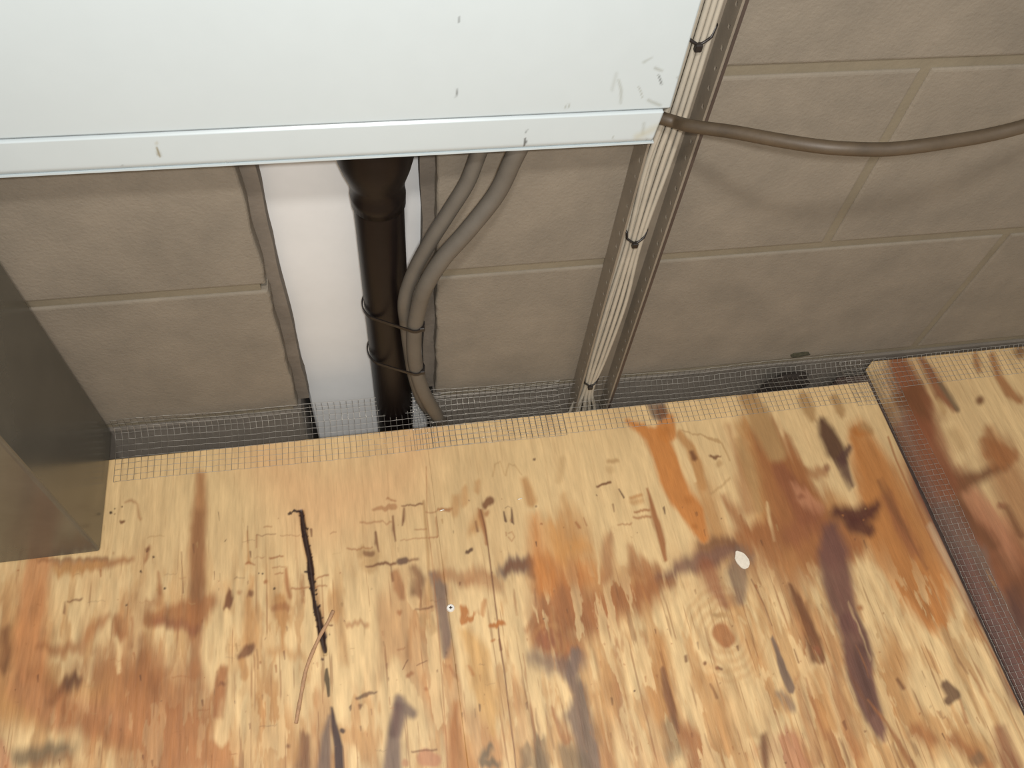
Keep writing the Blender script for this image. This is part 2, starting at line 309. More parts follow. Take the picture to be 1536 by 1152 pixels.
STAINS_AND_SHADE = [
 (BR, .80, 7, .5, [(301, 712, 6), (300, 760, 9), (296, 810, 12), (294, 860, 13), (294, 930, 12), (292, 1010, 10)]),
 (DB, .45, 9, .5, [(298, 770, 6), (296, 820, 9), (294, 940, 9)]),
 (BR, .85, 9, 1.0, [(232, 930, 12), (262, 925, 18), (300, 915, 20), (318, 900, 12)]),
 (RB, .6, 8, .9, [(236, 935, 8), (290, 940, 8)]),
 (BR, .6, 6, .8, [(238, 880, 3), (236, 905, 8)]), (BR, .6, 6, .8, [(225, 905, 4), (222, 935, 6)]),
 ((190, 128, 80), .8, 10, .8, [(60, 848, 22), (52, 880, 24), (48, 930, 22), (44, 1000, 26)]),
 (BR, .75, 6, .6, [(85, 848, 6), (150, 846, 8), (196, 838, 3)]), (TN, .9, 7, .8, [(90, 858, 8), (120, 852, 8), (150, 846, 4)]),
 (DB, .5, 4, .4, [(60, 842, 3), (160, 838, 3)]),  # dark line along the post's foot is its shadow, painted into the wood
 (DB, .8, 10, 1.2, [(10, 945, 8), (12, 975, 10), (4, 1000, 8)]),
 (DB, .8, 9, 1.2, [(118, 1018, 8), (100, 1030, 12), (78, 1052, 8)]), (DK, .55, 8, 1.1, [(118, 1015, 6), (90, 1040, 7)]),
 (BR, .7, 8, 1.0, [(160, 922, 7), (138, 940, 8), (122, 970, 9), (80, 975, 8), (62, 972, 5)]),
 (BR, .85, 8, 1.1, [(178, 930, 7), (181, 950, 8)]), (BR, .7, 5, .9, [(197, 928, 3), (196, 970, 3)]),
 (BR, .6, 8, 1.1, [(215, 985, 8), (212, 1010, 12), (230, 1030, 12)]), (BR, .6, 10, 1.2, [(290, 990, 10), (285, 1030, 14)]),
 (GY, .85, 12, 1.0, [(30, 1135, 14), (70, 1130, 14), (105, 1125, 8)]), (DB, .5, 9, 1.0, [(60, 1150, 12), (100, 1138, 6)]),
 (PB, .8, 8, .5, [(0, 1110, 4), (6, 1150, 12)]),
 (CR, .8, 6, 1.1, [(339, 1020, 4), (338, 1070, 10), (330, 1110, 10)]), (CR, .7, 8, 1.1, [(140, 985, 3), (135, 1020, 3)]), (CR, .8, 5, 1, [(178, 965, 3), (176, 1005, 3)]),
 (CR, .5, 10, 1.1, [(255, 970, 8), (256, 995, 6)]), (CR, .6, 8, 1.2, [(112, 1100, 10), (118, 1145, 8)]),
 (DB, .95, 3, .8, [(347, 885, 3), (347, 897, 6), (344, 910, 5)]),
 (TN, .85, 7, 1.1, [(374, 870, 3), (375, 920, 8), (376, 965, 8)]), (DB, .85, 3, .7, [(376, 893, 4), (376, 891, 4)]), (BR, .6, 3, .7, [(360, 888, 3)]),
 (DB, .9, 4, .9, [(364, 982, 6), (374, 974, 8)]), (TN, .8, 4, 1, [(366, 990, 6), (368, 1010, 7)]), (DB, .5, 2, .4, [(385, 975, 1), (388, 1003, 1)]),
 (BR, .9, 6, 1.1, [(332, 1010, 5), (330, 1040, 7), (325, 1075, 5)]), (DB, .8, 3, .6, [(333, 1029, 3)]),
 (BR, .8, 5, .9, [(221, 822, 3), (218, 838, 4)]), (DB, .8, 3, .3, [(221, 824, 3)]),
 (TN, .95, 5, 1.0, [(418, 905, 10), (422, 925, 13), (425, 945, 6), (423, 975, 3)]), (BR, .7, 4, .8, [(410, 915, 5), (430, 912, 6)]),
 (BR, .85, 4, .8, [(430, 855, 3), (431, 875, 4), (434, 895, 3)]), (BR, .6, 3, .8, [(452, 865, 2), (455, 900, 3)]),
 (DB, .85, 7, .9, [(458, 1105, 8), (455, 1150, 12)]), (DB, .8, 3, .4, [(431, 1120, 3)]),
 (TN, .6, 8, 1, [(405, 980, 6), (450, 978, 8)]), (TN, .6, 8, 1.2, [(505, 890, 8), (510, 940, 7), (515, 990, 8)]), (TN, .5, 6, 1, [(490, 1090, 8), (550, 1110, 14), (560, 1150, 12)]),
 (TN, .9, 3, .4, [(370, 798, 1), (371, 830, 1), (372, 845, 3)]), (DB, .7, 1.2, .3, [(371, 790, .6), (371, 815, .6)]),
 (DB, .7, 1.5, .3, [(386, 803, .6), (413, 801, .6)]), (BR, .7, 1.5, .3, [(386, 803, .7), (385, 822, .7)]), (BR, .6, 1.3, .3, [(420, 803, .6), (450, 803, .6)]),
 (BR, .85, 1.7, .3, [(404, 838, 1.5), (424, 834, 1)]), (BR, .6, 1.5, .3, [(408, 852, 1), (428, 850, .8)]), (BR, .7, 1.5, .3, [(412, 862, 1), (424, 860, 1)]),
 (BR, .8, 2, .3, [(438, 883, 1.3), (490, 880, 1)]), (BR, .8, 1.6, .3, [(475, 869, 1), (492, 863, 1.3)]), (BR, .6, 1.5, .3, [(396, 790, 1), (407, 790, 1)]),
 (DB, .7, 1.5, .3, [(272, 828, .7), (275, 890, .8)]), (BR, .6, 3, .6, [(236, 860, 2), (238, 890, 3)]), (BR, .8, 2, .5, [(368, 845, 2), (380, 848, 1)]),
 (BR, .6, 3, .3, [(188, 753, 1), (198, 750, 2), (206, 756, 1), (209, 775, 2), (211, 778, 2)]),
 (DB, .9, 2, .3, [(182, 783, 2.5), (186, 782, 2)]), (BK, .95, 1.4, .2, [(166, 769, 2.2)]), (BK, .9, 1, .1, [(172, 763, 1)]), (BK, .9, 1, .1, [(183, 760, 1.2)]), (DB, .8, 1, .1, [(172, 771, 1)]),
 # middle: brackets, veneer tears
 (TG, .6, 5, .6, [(545, 828, 10), (562, 835, 10), (555, 848, 12)]), (DB, .7, 2.5, .3, [(549, 830, 4), (558, 830, 4)]),
 (DB, .85, 2.2, .4, [(563, 800, 2), (565, 815, 3), (569, 828, 1.5)]), (DB, .85, 2, .4, [(588, 775, 1.5), (589, 795, 2.2), (592, 812, 1.3)]),
 (DB, .85, 1.8, .4, [(605, 763, 1), (604, 782, 2), (603, 790, 1)]), (DB, .8, 1.6, .4, [(602, 760, 1), (635, 755, 1.6)]), (BR, .7, 2, .4, [(580, 748, 1.5), (592, 751, 1.5)]),
 (BR, .6, 2, .5, [(542, 783, 1.4), (585, 783, 1.2)]), (BR, .6, 2, .4, [(560, 764, 2), (590, 760, 5)]), (BR, .6, 1.6, .4, [(522, 826, 1.5), (558, 820, 1.2)]),
 (TG, .8, 2, .2, [(636, 752, 2), (640, 800, 2.4), (643, 850, 2.4), (646, 900, 3)]), (BR, .55, 1.5, .3, [(600, 812, .8), (640, 806, 1)]), (BR, .6, 1.5, .3, [(622, 795, 1), (640, 793, 1)]),
 (BR, .6, 1.5, .3, [(640, 768, 1), (655, 767, 1)]), (BR, .75, 2, .4, [(658, 765, 2), (672, 764, 3), (678, 760, 1)]), (BR, .6, 1.6, .3, [(655, 775, 1), (656, 803, 1.4)]), (BR, .7, 1.6, .3, [(643, 806, 1), (656, 803, 1)]),
 (DB, .9, 2.2, .3, [(550, 850, 1.2), (575, 846, 2.4), (592, 845, 2)]), (PD, .85, 2.5, .3, [(599, 843, 5), (608, 842, 5)]), (DB, .7, 2.5, .4, [(614, 842, 2), (627, 840, 2)]),
 (BR, .75, 4, .7, [(592, 860, 6), (598, 880, 8), (603, 895, 5)]), (DB, .7, 2, .4, [(587, 848, 1), (589, 870, 1.4)]),
 (DB, .75, 6, .7, [(622, 855, 6), (630, 868, 9), (625, 890, 7)]), (GP, .9, 5, .6, [(650, 860, 6), (660, 880, 10), (663, 920, 9), (668, 955, 8), (668, 985, 3)]),
 (BR, .6, 8, 1.1, [(660, 860, 8), (700, 862, 12), (735, 868, 6)]),
 (DB, .8, 2, .2, [(624, 915, 1), (648, 910, 1.6)]), (DB, .7, 1.5, .3, [(631, 885, 1), (632, 910, 1)]), (TG, .6, 4, .8, [(638, 925, 8), (650, 945, 6)]),
 (BR, .8, 3, .5, [(599, 918, 4)]), (BR, .6, 4, .9, [(520, 935, 4), (552, 935, 4)]), (BR, .7, 2, .5, [(595, 975, 1), (608, 972, 1)]),
 (RU, .9, 3, 1.3, [(696, 902, 3), (703, 912, 7), (698, 925, 5), (714, 922, 4)]), (RU, .6, 3, 1.2, [(726, 905, 3), (724, 922, 3)]),
 ((204, 158, 96), .85, 8, 1.0, [(700, 945, 8), (715, 985, 16), (725, 1030, 20), (735, 1065, 16), (738, 1100, 6)]), (RU, .6, 3, .8, [(702, 998, 2), (708, 1010, 4)]),
 (TN, .8, 8, .6, [(722, 768, 3), (716, 790, 8), (708, 800, 6)]), (TN, .6, 5, .5, [(685, 745, 7), (682, 765, 7)]), (TN, .6, 4, .5, [(698, 735, 5), (699, 755, 6)]), (TN, .6, 4, .5, [(717, 722, 4), (716, 735, 4)]),
 (BR, .85, 3, .6, [(720, 765, 3), (724, 790, 3), (727, 815, 2)]), (DB, .8, 2, .4, [(714, 785, 1), (716, 800, 1.5)]), (DB, .9, 3, .4, [(729, 757, 6), (736, 752, 6)]), (BR, .7, 3, .3, [(730, 770, 4)]),
 (TN, .8, 5, .5, [(787, 718, 5), (793, 735, 7), (798, 752, 8)]), (DK, .9, 1.6, .4, [(757, 768, 1), (759, 782, 2)]), (DK, .9, 1.6, .4, [(766, 763, 1), (769, 785, 2)]), (BR, .5, 1.2, .1, [(763, 800, 1), (768, 798, 1), (772, 806, 1), (768, 812, 1), (763, 806, 1)]),
 (DK, .9, 2, .3, [(700, 827, 3), (706, 826, 3)]), (GP, .9, 9, 1.2, [(752, 858, 8), (772, 852, 12), (790, 850, 12)]), (DB, .75, 7, 1.1, [(764, 855, 8), (792, 848, 8), (795, 865, 8)]),
 (DK, .75, 2, .5, [(535, 1048, 2), (548, 1042, 3.5), (566, 1035, 1)]), (DB, .8, 2, .4, [(540, 1058, 3), (539, 1063, 1)]),
 (BR, .8, 2.5, .3, [(612, 1014, 3), (618, 1010, 3)]), (BR, .8, 2.5, .3, [(640, 1033, 3)]), (DB, .8, 1, .2, [(604, 1004, .8), (612, 990, .8)]), (DB, .7, 1, .2, [(625, 998, .8), (640, 990, .8)]),
 (GP, .95, 6, .3, [(600, 1050, 8), (598, 1075, 12), (590, 1110, 10), (588, 1152, 14)]), (GP, .9, 6, .3, [(605, 1060, 9), (618, 1070, 8)]), (PD, .7, 6, .3, [(598, 1060, 6), (590, 1100, 6)]),
 (RU, .8, 8, 1.0, [(684, 1055, 5), (684, 1100, 10), (690, 1150, 16)]), (TN, .6, 7, 1.0, [(700, 1110, 10), (700, 1150, 12)]), (BR, .6, 3, .8, [(672, 1000, 2), (682, 1012, 3), (687, 1018, 1)]),
 (PB, .85, 4, .2, [(640, 1137, 14), (652, 1140, 10)]), (DB, .7, 1.5, .2, [(618, 1128, 1.5), (655, 1124, 1.5)]), (PB, .7, 3, .3, [(608, 1145, 6)]),
 (GY, .9, 6, 1.0, [(735, 1125, 5), (725, 1145, 8), (745, 1150, 6)]), (GY, .85, 7, 1.1, [(808, 1105, 6), (810, 1150, 12)]), (GY, .7, 6, 1.1, [(790, 1125, 6), (790, 1150, 8)]),
 (GP, .9, 7, .9, [(862, 985, 8), (855, 1015, 8), (868, 1040, 10), (866, 1075, 18), (878, 1105, 20), (885, 1150, 18)]), (GP, .7, 12, 1.0, [(800, 985, 12), (830, 1000, 14), (860, 1000, 18)]), (GY, .7, 10, 1.0, [(845, 1120, 12), (860, 1150, 20)]),
 (BR, .7, 4, 1.0, [(828, 1060, 4), (842, 1090, 6), (852, 1110, 4)]),
 # orange and brown flows
 (OR, .75, 12, .8, [(803, 778, 6), (805, 800, 10), (808, 840, 14), (820, 880, 16)]), ((206, 146, 80), .7, 14, .9, [(830, 790, 8), (840, 830, 16), (870, 820, 10)]),
 (BR, .7, 8, .8, [(915, 800, 5), (912, 830, 12), (908, 860, 12)]), (BR, .75, 8, .9, [(945, 822, 6), (955, 850, 16), (985, 860, 14)]), (OR, .4, 10, .8, [(820, 855, 20), (880, 860, 20)]),
 (CR, .9, 3, .8, [(918, 795, 3), (928, 810, 6), (932, 825, 4), (934, 848, 2)]), (CR, .7, 2, .5, [(890, 790, 1), (894, 830, 1.5), (900, 872, 1.5)]),
 (RB, .75, 8, .5, [(822, 962, 15)]), (BR, .6, 6, 1.2, [(800, 935, 5), (790, 945, 4)]),
 (PU, .8, 10, .8, [(992, 868, 7), (1015, 855, 10), (1045, 840, 14), (1075, 832, 15), (1100, 822, 10)]), (DB, .7, 8, .8, [(1055, 818, 8), (1085, 812, 8), (1110, 818, 6)]), (RB, .8, 9, .7, [(1060, 850, 14), (1075, 880, 14), (1088, 900, 10)]),
 (GP, .7, 7, .8, [(1115, 830, 14), (1105, 860, 14), (1112, 900, 10)]), (DB, .8, 4, .6, [(996, 865, 4), (997, 870, 4)]),
 (OR, .95, 5, .5, [(940, 632, 3), (965, 645, 8), (985, 658, 18), (998, 690, 19), (1008, 720, 18), (1020, 745, 18), (1040, 770, 16), (1050, 795, 11), (1056, 805, 8)]), (OR, .9, 4, .4, [(1000, 630, 12), (1000, 650, 14)]),
 (GP, .85, 4, .2, [(982, 600, 14), (988, 618, 13)]), (DB, .8, 5, .3, [(992, 617, 9)]), (RU, .6, 8, .4, [(1000, 645, 8)]), (RU, .6, 5, .4, [(1033, 750, 6)]), (RU, .7, 4, .4, [(1043, 790, 4)]),
 (TN, .9, 4, .4, [(1020, 650, 6), (1035, 670, 7), (1047, 700, 7), (1055, 730, 5)]), (CR, .95, 2, .3, [(1025, 682, 3), (1034, 700, 4), (1043, 722, 3)]), (DB, .9, 3, .2, [(1037, 678, 3), (1041, 687, 4)]),
 (DB, .85, 2, .4, [(1065, 683, 2), (1072, 685, 3), (1079, 684, 1)]), (TG, .6, 3, .3, [(1078, 695, 5)]), (TG, .7, 1.5, .3, [(1025, 645, 1), (1050, 652, 1), (1075, 660, 3), (1082, 665, 1.2), (1094, 690, 1)]), (TG, .5, 2, .3, [(1066, 740, 2), (1095, 718, 2)]),
 (TG, .95, 7, .3, [(1122, 596, 14), (1135, 620, 16), (1150, 650, 16), (1165, 680, 14)]), (TG, .8, 6, .5, [(1108, 660, 4), (1118, 690, 10), (1130, 725, 8), (1135, 760, 8)]),
 (BR, .8, 7, .8, [(1085, 745, 5), (1105, 770, 8), (1118, 795, 7), (1125, 825, 5)]), (TG, .9, 5, .3, [(1206, 596, 9), (1215, 615, 9), (1220, 628, 5)]), (TG, .9, 5, .3, [(1252, 598, 7), (1260, 615, 8), (1263, 622, 5)]),
 (RB, .8, 8, .7, [(1170, 705, 10), (1190, 735, 16), (1208, 770, 18)]), (BR, .7, 6, .6, [(1180, 655, 5), (1200, 700, 7), (1235, 712, 7)]), (PB, .85, 6, .7, [(1188, 725, 3), (1205, 745, 10), (1225, 760, 12)]), (RB, .7, 4, .4, [(1202, 744, 4)]), (RB, .7, 4, .4, [(1240, 703, 6)]),
 (CR, .8, 3, .5, [(1150, 755, 1.5), (1154, 780, 2), (1160, 810, 2)]), (CR, .6, 5, .4, [(1195, 650, 8), (1210, 690, 6)]),
 (DK, .95, 7, .5, [(1234, 634, 7), (1240, 652, 13), (1252, 674, 15), (1264, 692, 8)]), (PD, .9, 5, .5, [(1272, 672, 5), (1262, 690, 8), (1268, 708, 7), (1277, 730, 3)]), (RU, .7, 5, .5, [(1285, 645, 8), (1300, 648, 6)]), (TG, .8, 6, .4, [(1296, 640, 6), (1304, 645, 6)]),
 ((84, 42, 32), .94, 10, .45, [(1256, 770, 9), (1278, 776, 15), (1302, 770, 13), (1314, 760, 7)]), ((84, 42, 32), .9, 8, .45, [(1283, 787, 14), (1302, 795, 10)]),
 (RB, .7, 10, .8, [(1330, 745, 5), (1350, 790, 10), (1372, 825, 9)]), (DB, .6, 4, .5, [(1320, 720, 3), (1345, 770, 4), (1390, 850, 2)]),
 (PU, .95, 9, .6, [(1244, 795, 14), (1250, 830, 22), (1256, 870, 22), (1264, 905, 19), (1275, 935, 16)]), (PU, .95, 6, .5, [(1274, 935, 17), (1284, 958, 21), (1290, 985, 22), (1292, 1015, 19), (1300, 1045, 18), (1310, 1072, 15), (1320, 1095, 9), (1326, 1110, 3)]), (PD, .7, 7, .5, [(1290, 975, 9), (1292, 1010, 9), (1308, 1065, 8)]),
 (DB, .9, 4, .6, [(1185, 877, 4), (1197, 900, 7), (1208, 930, 8), (1220, 962, 13), (1226, 985, 12)]), (RB, .7, 4, .4, [(1224, 975, 7)]),
 (GP, .9, 2.5, .8, [(1155, 958, 2), (1165, 980, 4), (1173, 1010, 5), (1185, 1035, 6)]), (GP, .7, 6, 1.2, [(1170, 1045, 8), (1182, 1060, 8)]), (DB, .7, 1.3, .3, [(1128, 868, .8), (1145, 905, 1.2), (1158, 940, .8)]), (DB, .7, 1.4, .3, [(1190, 975, 1), (1198, 995, 1.5)]),
 (TN, .8, 7, .8, [(1222, 1010, 5), (1235, 1050, 9), (1245, 1090, 10)]), (BR, .8, 3, .5, [(1300, 1050, 1), (1330, 1085, 3), (1370, 1150, 5)]), (BR, .7, 3, .5, [(1210, 1020, 1), (1222, 1060, 2), (1240, 1110, 3)]),
 (DK, .85, 4, .4, [(1418, 1028, 7), (1430, 1042, 11), (1421, 1052, 6)]), (BR, .7, 3, .4, [(1440, 1050, 2), (1450, 1085, 3)]), (DB, .85, 3, .4, [(1345, 1020, 2), (1354, 1033, 3)]), (BR, .8, 4, .3, [(1290, 912, 4)]),
 (BR, .8, 9, 1.0, [(1375, 1095, 10), (1395, 1110, 10)]), (BR, .8, 8, 1.0, [(1430, 1110, 8), (1480, 1150, 12)]), (RB, .8, 8, .8, [(1500, 1095, 8), (1520, 1150, 16)]), (GY, .6, 6, .8, [(1465, 1140, 10)]),
 (DB, .9, 6, .5, [(1145, 1105, 6), (1148, 1130, 7), (1150, 1150, 6)]), (DB, .8, 3, .4, [(992, 1005, 3), (1000, 1040, 6), (1010, 1075, 6), (1018, 1098, 2)]), (DB, .6, 2, .4, [(1065, 1025, 2), (1075, 1045, 3)]),
 (GY, .6, 10, 1.3, [(1000, 1090, 12), (1010, 1130, 16)]), (TN, .7, 6, 1, [(920, 980, 3), (935, 1020, 4), (945, 1060, 3)]), (TG, .6, 5, 1, [(1090, 1000, 6), (1110, 1050, 6), (1130, 1100, 8)]),
 ((170, 112, 66), .9, 4, .3, [(1082, 948, 14), (1090, 958, 13)]), (TG, .8, 2.5, .3, [(1072, 922, 3), (1086, 922, 4)]), (CR, .5, 2, .2, [(1108, 925, 2), (1118, 935, 2)]),
 (DB, .8, 2, .3, [(1029, 983, 2), (1030, 990, 2)]), (DB, .85, 2, .3, [(1057, 993, 3)]), (DB, .85, 2, .3, [(1077, 1003, 3), (1082, 1004, 2)]), (DK, .9, 1, .1, [(952, 1036, 1.5)]),
 (TG, .7, 3, .2, [(912, 692, 3), (926, 691, 3)]), (TG, .4, 4, .3, [(914, 705, 6)]), (DB, .9, 1.6, .2, [(896, 730, 1.6), (915, 724, 2)]), (DK, .9, 1.2, .2, [(929, 733, .8), (936, 746, 1)]),
 (TN, .8, 2.5, .2, [(946, 746, 2.5), (962, 743, 2.5)]), (TN, .6, 4, .3, [(948, 752, 4), (962, 752, 4)]), (BR, .8, 2, .3, [(953, 767, 1.6), (973, 765, 2)]), (BR, .7, 2, .3, [(952, 776, 1.8), (976, 775, 2)]), (BR, .6, 1.6, .3, [(926, 787, 1), (948, 785, 1.4)]),
 (BR, .95, 2.5, .4, [(969, 733, 1.5), (976, 755, 3), (985, 785, 5), (995, 815, 5), (999, 838, 3)]), (BR, .8, 2, .4, [(864, 785, 1.5), (869, 793, 2)]), (BR, .7, 1.5, .3, [(875, 777, 1), (879, 787, 1)]), (DK, .8, 1.5, .4, [(802, 688, 2)]),
 (TG, .5, 1.5, .3, [(738, 715, 1), (742, 695, 1), (750, 692, 1), (758, 712, 1)]), (TG, .5, 1.5, .3, [(760, 712, 1), (763, 694, 1), (772, 697, 1), (782, 710, 1)]),
 (TN, .5, 6, .5, [(845, 745, 6), (850, 770, 8)]), (TG, .4, 5, .3, [(842, 690, 5), (838, 720, 5)]),
 # right sheet
 (RB, .9, 8, .5, [(1345, 545, 14), (1360, 580, 18), (1378, 610, 20), (1385, 650, 16)]), (RB, .9, 6, .4, [(1380, 538, 4), (1395, 560, 9), (1412, 590, 10), (1432, 612, 5)]), (DB, .85, 9, .5, [(1352, 600, 16), (1372, 590, 14), (1380, 625, 14)]),
 (GY, .8, 4, .3, [(1410, 575, 4), (1425, 595, 5), (1436, 612, 4)]), (RB, .85, 9, .5, [(1365, 640, 20), (1380, 690, 24), (1400, 735, 28)]), (DB, .9, 10, .3, [(1395, 720, 20), (1440, 727, 15), (1475, 712, 8), (1505, 698, 6)]),
 (BR, .85, 6, .4, [(1478, 660, 8), (1490, 675, 14), (1515, 685, 12)]), (BR, .8, 9, .5, [(1485, 645, 8), (1500, 690, 14)]), (BR, .85, 5, .4, [(1462, 530, 3), (1466, 545, 5), (1470, 555, 3)]), (BR, .85, 5, .4, [(1488, 535, 4), (1498, 565, 6), (1515, 588, 8), (1530, 600, 6)]),
 (DB, .9, 5, .2, [(1470, 600, 6)]), (DB, .8, 8, .4, [(1530, 528, 10)]), (TG, .6, 4, .3, [(1408, 598, 2), (1416, 618, 4)]), (TG, .4, 8, .3, [(1430, 650, 10), (1440, 670, 8)]),
 (RB, .8, 20, .6, [(1400, 760, 20), (1450, 800, 30), (1500, 830, 40), (1536, 900, 50)]), (PB, .8, 12, .8, [(1460, 745, 10), (1480, 770, 16), (1500, 790, 16), (1520, 850, 10)]), (RB, .7, 4, .4, [(1503, 758, 6)]),
 (DB, .85, 8, .6, [(1435, 750, 6), (1460, 790, 10), (1490, 820, 9)]), (DB, .8, 6, .6, [(1510, 760, 4), (1530, 800, 6)]), (PU, .9, 12, .5, [(1390, 720, 16), (1420, 780, 22), (1460, 860, 24), (1500, 950, 24), (1540, 1040, 24)]),
 (GP, .7, 8, .7, [(1440, 820, 8), (1470, 830, 12), (1480, 860, 10)]), (PD, .85, 12, .6, [(1520, 890, 12), (1530, 940, 20), (1540, 980, 24)]), (GY, .5, 12, .6, [(1470, 860, 8), (1500, 910, 10)]),
 # seam edge
 (BR, .85, 1.6, .1, [(1332, 655, 1.2), (1345, 690, 1.4), (1400, 815, 1.8), (1452, 912, 1.6), (1530, 1060, 1.2)]), ((196, 164, 130), .7, 4, .2, [(1395, 790, 5), (1425, 850, 5), (1460, 925, 3)]),
 (GP, .6, 10, .3, [(1350, 620, 8), (1400, 720, 12), (1450, 820, 14), (1520, 960, 14)]),
 # extra browns
 (PU, .75, 14, .5, [(1440, 830, 10), (1470, 880, 18), (1510, 960, 22), (1545, 1030, 24)]), (DB, .5, 14, .6, [(1500, 840, 14), (1536, 880, 24)]), (RB, .7, 10, .6, [(1380, 640, 12), (1400, 690, 20), (1420, 730, 20)]),
 (BR, .65, 10, .7, [(1090, 640, 3), (1110, 700, 6), (1120, 760, 8)]), (BR, .7, 9, .7, [(1005, 870, 8), (960, 890, 10)]), (RB, .6, 12, .6, [(1190, 800, 16), (1220, 780, 20)]),
 (BR, .6, 12, .7, [(60, 1010, 12), (110, 1080, 16), (180, 1110, 16)]), (BR, .6, 10, .7, [(215, 960, 8), (225, 1010, 16), (260, 1050, 20)]), (BR, .55, 10, .7, [(700, 870, 6), (745, 880, 10)]), (BR, .6, 8, .7, [(1250, 1000, 3), (1262, 1060, 7), (1285, 1130, 9)]), (BR, .6, 9, .7, [(905, 1090, 4), (915, 1150, 9)]), (DB, .6, 5, .5, [(1210, 905, 2), (1222, 960, 5)]),
 (BR, .6, 9, .7, [(1150, 800, 12), (1160, 830, 14)]), (TN, .7, 8, .9, [(890, 1050, 6), (900, 1100, 10)]), (TN, .6, 10, .9, [(1080, 1060, 10), (1090, 1120, 14)]), (BR, .6, 8, .9, [(1195, 1020, 5), (1210, 1080, 9), (1225, 1140, 9)]),
 # cracks
 (BR, .5, 2.5, .3, [(452, 768, 5), (463, 835, 6), (473, 890, 6), (484, 955, 6)]),
 (BK, .97, 1.2, .7, [(452, 767, 3.2), (457, 790, 4.8), (459, 805, 4.2), (463, 835, 5.2), (466, 858, 7), (469, 875, 5), (471, 892, 3.2), (476, 915, 4.8), (479, 935, 3.4), (483, 958, 5.6), (487, 980, 2.4)]),
 (BK, .95, 1.2, .3, [(451, 767, 1.5), (442, 766, 2.2), (439, 767, 1.2)]), (BK, .9, 1.2, .3, [(436, 769, 2.6), (434, 770, 2)]), (BK, .9, 1, .3, [(457, 858, 1.6), (471, 861, 2)]),
 (DK, .9, 1.3, .3, [(484, 990, 2)]), ((66, 52, 24), .9, 1.4, .4, [(490, 1005, 2), (491, 1020, 4), (494, 1044, 2)]),
 (GP, .9, 5, .2, [(495, 1075, 3), (489, 1105, 7), (486, 1152, 10)]), ((58, 36, 36), .95, 2.5, .25, [(498, 1062, 2), (502, 1090, 5), (508, 1120, 7), (509, 1152, 7)]), ((58, 36, 36), .9, 2, .2, [(514, 1096, 4)]),
 (DB, .9, 1.1, .1, [(721, 764, .8), (727, 790, 1.2), (731, 815, 1), (738, 870, 1.1), (745, 920, 1), (750, 965, 1.3), (757, 1010, 1), (764, 1070, 1), (771, 1120, 1), (774, 1152, .8)]), (DB, .8, 1.5, .2, [(749, 960, 1.5), (752, 975, 2)]),
 (RU, .95, 2.5, .6, [(736, 940, 3), (745, 940, 4), (752, 937, 4)]), (RU, .7, 1.5, .4, [(738, 962, 2), (742, 961, 2)]),
 (BR, .65, 1.1, .1, [(639, 700, .6), (641, 777, .6), (651, 870, .7), (659, 960, .8), (665, 1050, .8), (672, 1152, .8)]),
 (DK, .8, 1.2, .2, [(220, 827, 1)]), (BK, .8, 1, .3, [(247, 883, 2)]), (BK, .8, 1, .3, [(211, 859, 2)]), (BK, .7, 1, .3, [(189, 907, 1.6)]), (BK, .8, 1, .3, [(230, 835, 1.8)]), (BK, .8, 1, .3, [(411, 884, 2)]), (BK, .8, 1, .2, [(388, 861, 1.2)]), (BK, .8, 1, .2, [(394, 860, 1.5)]), (BR, .8, 2, .2, [(398, 873, 3)]),
 (DB, .8, 1, .3, [(493, 940, 1), (498, 938, 1.5)]), (BK, .7, 1, .2, [(494, 953, 1.2)]), (DB, .7, 2, .3, [(100, 902, 1), (122, 898, 2)]), (DB, .7, 2, .6, [(95, 905, 1), (94, 920, 2)]),
]
rs = random.Random(4)
for _ in range(330):            # small nicks and flecks in the worn veneer
    x = rs.uniform(0, 1536); y = rs.uniform(735, 1150)
    if x > 1340 and y < 1000: continue
    if y < 760 and not 520 < x < 1000: continue
    c = rs.choice([DB, BR, BR, TG, DK]); a = rs.uniform(.35, .85); r = rs.choice([.6, .8, 1.0, 1.3, 1.8])
    sl = 0.1 if x < 800 else 0.1 + (x - 800) / 1600
    if rs.random() < .45:
        L = rs.uniform(2, 12); STAINS_AND_SHADE.append((c, a, 1.2, .4, [(x, y, r), (x + L * sl, y + L, r * .5)]))
    elif rs.random() < .5 and x < 760:
        L = rs.uniform(4, 26); STAINS_AND_SHADE.append((c, a * .7, 1.1, .4, [(x, y, r * .7), (x + L, y - L * .1, r * .5)]))
    else: STAINS_AND_SHADE.append((c, a, 1.0, .4, [(x, y, r)]))
cp = [(452, 767), (457, 790), (459, 805), (463, 835), (466, 858), (469, 875), (471, 892), (476, 915), (479, 935), (483, 958), (487, 980)]
for _ in range(70):             # splinters broken from the crack's sides
    k = rs.randrange(len(cp) - 1); t = rs.random()
    x = cp[k][0] + t * (cp[k + 1][0] - cp[k][0]) + rs.uniform(-5.5, 5.5); y = cp[k][1] + t * (cp[k + 1][1] - cp[k][1])
    STAINS_AND_SHADE.append((BK, .9, .9, .4, [(x, y, rs.uniform(.8, 1.9))]))
for _ in range(120):            # grain streaks in the lower right
    x = rs.uniform(760, 1530); y = rs.uniform(840, 1130)
    L = rs.uniform(25, 90); sl = 0.12 + (x - 760) / 1750; r = rs.uniform(.8, 3.0)
    STAINS_AND_SHADE.append((rs.choice([BR, TN, TG, CR, CR, DB]), rs.uniform(.25, .6), 2.0, .8, [(x, y, r * .3), (x + L * sl * .5, y + L * .5, r), (x + L * sl, y + L, r * .3)]))

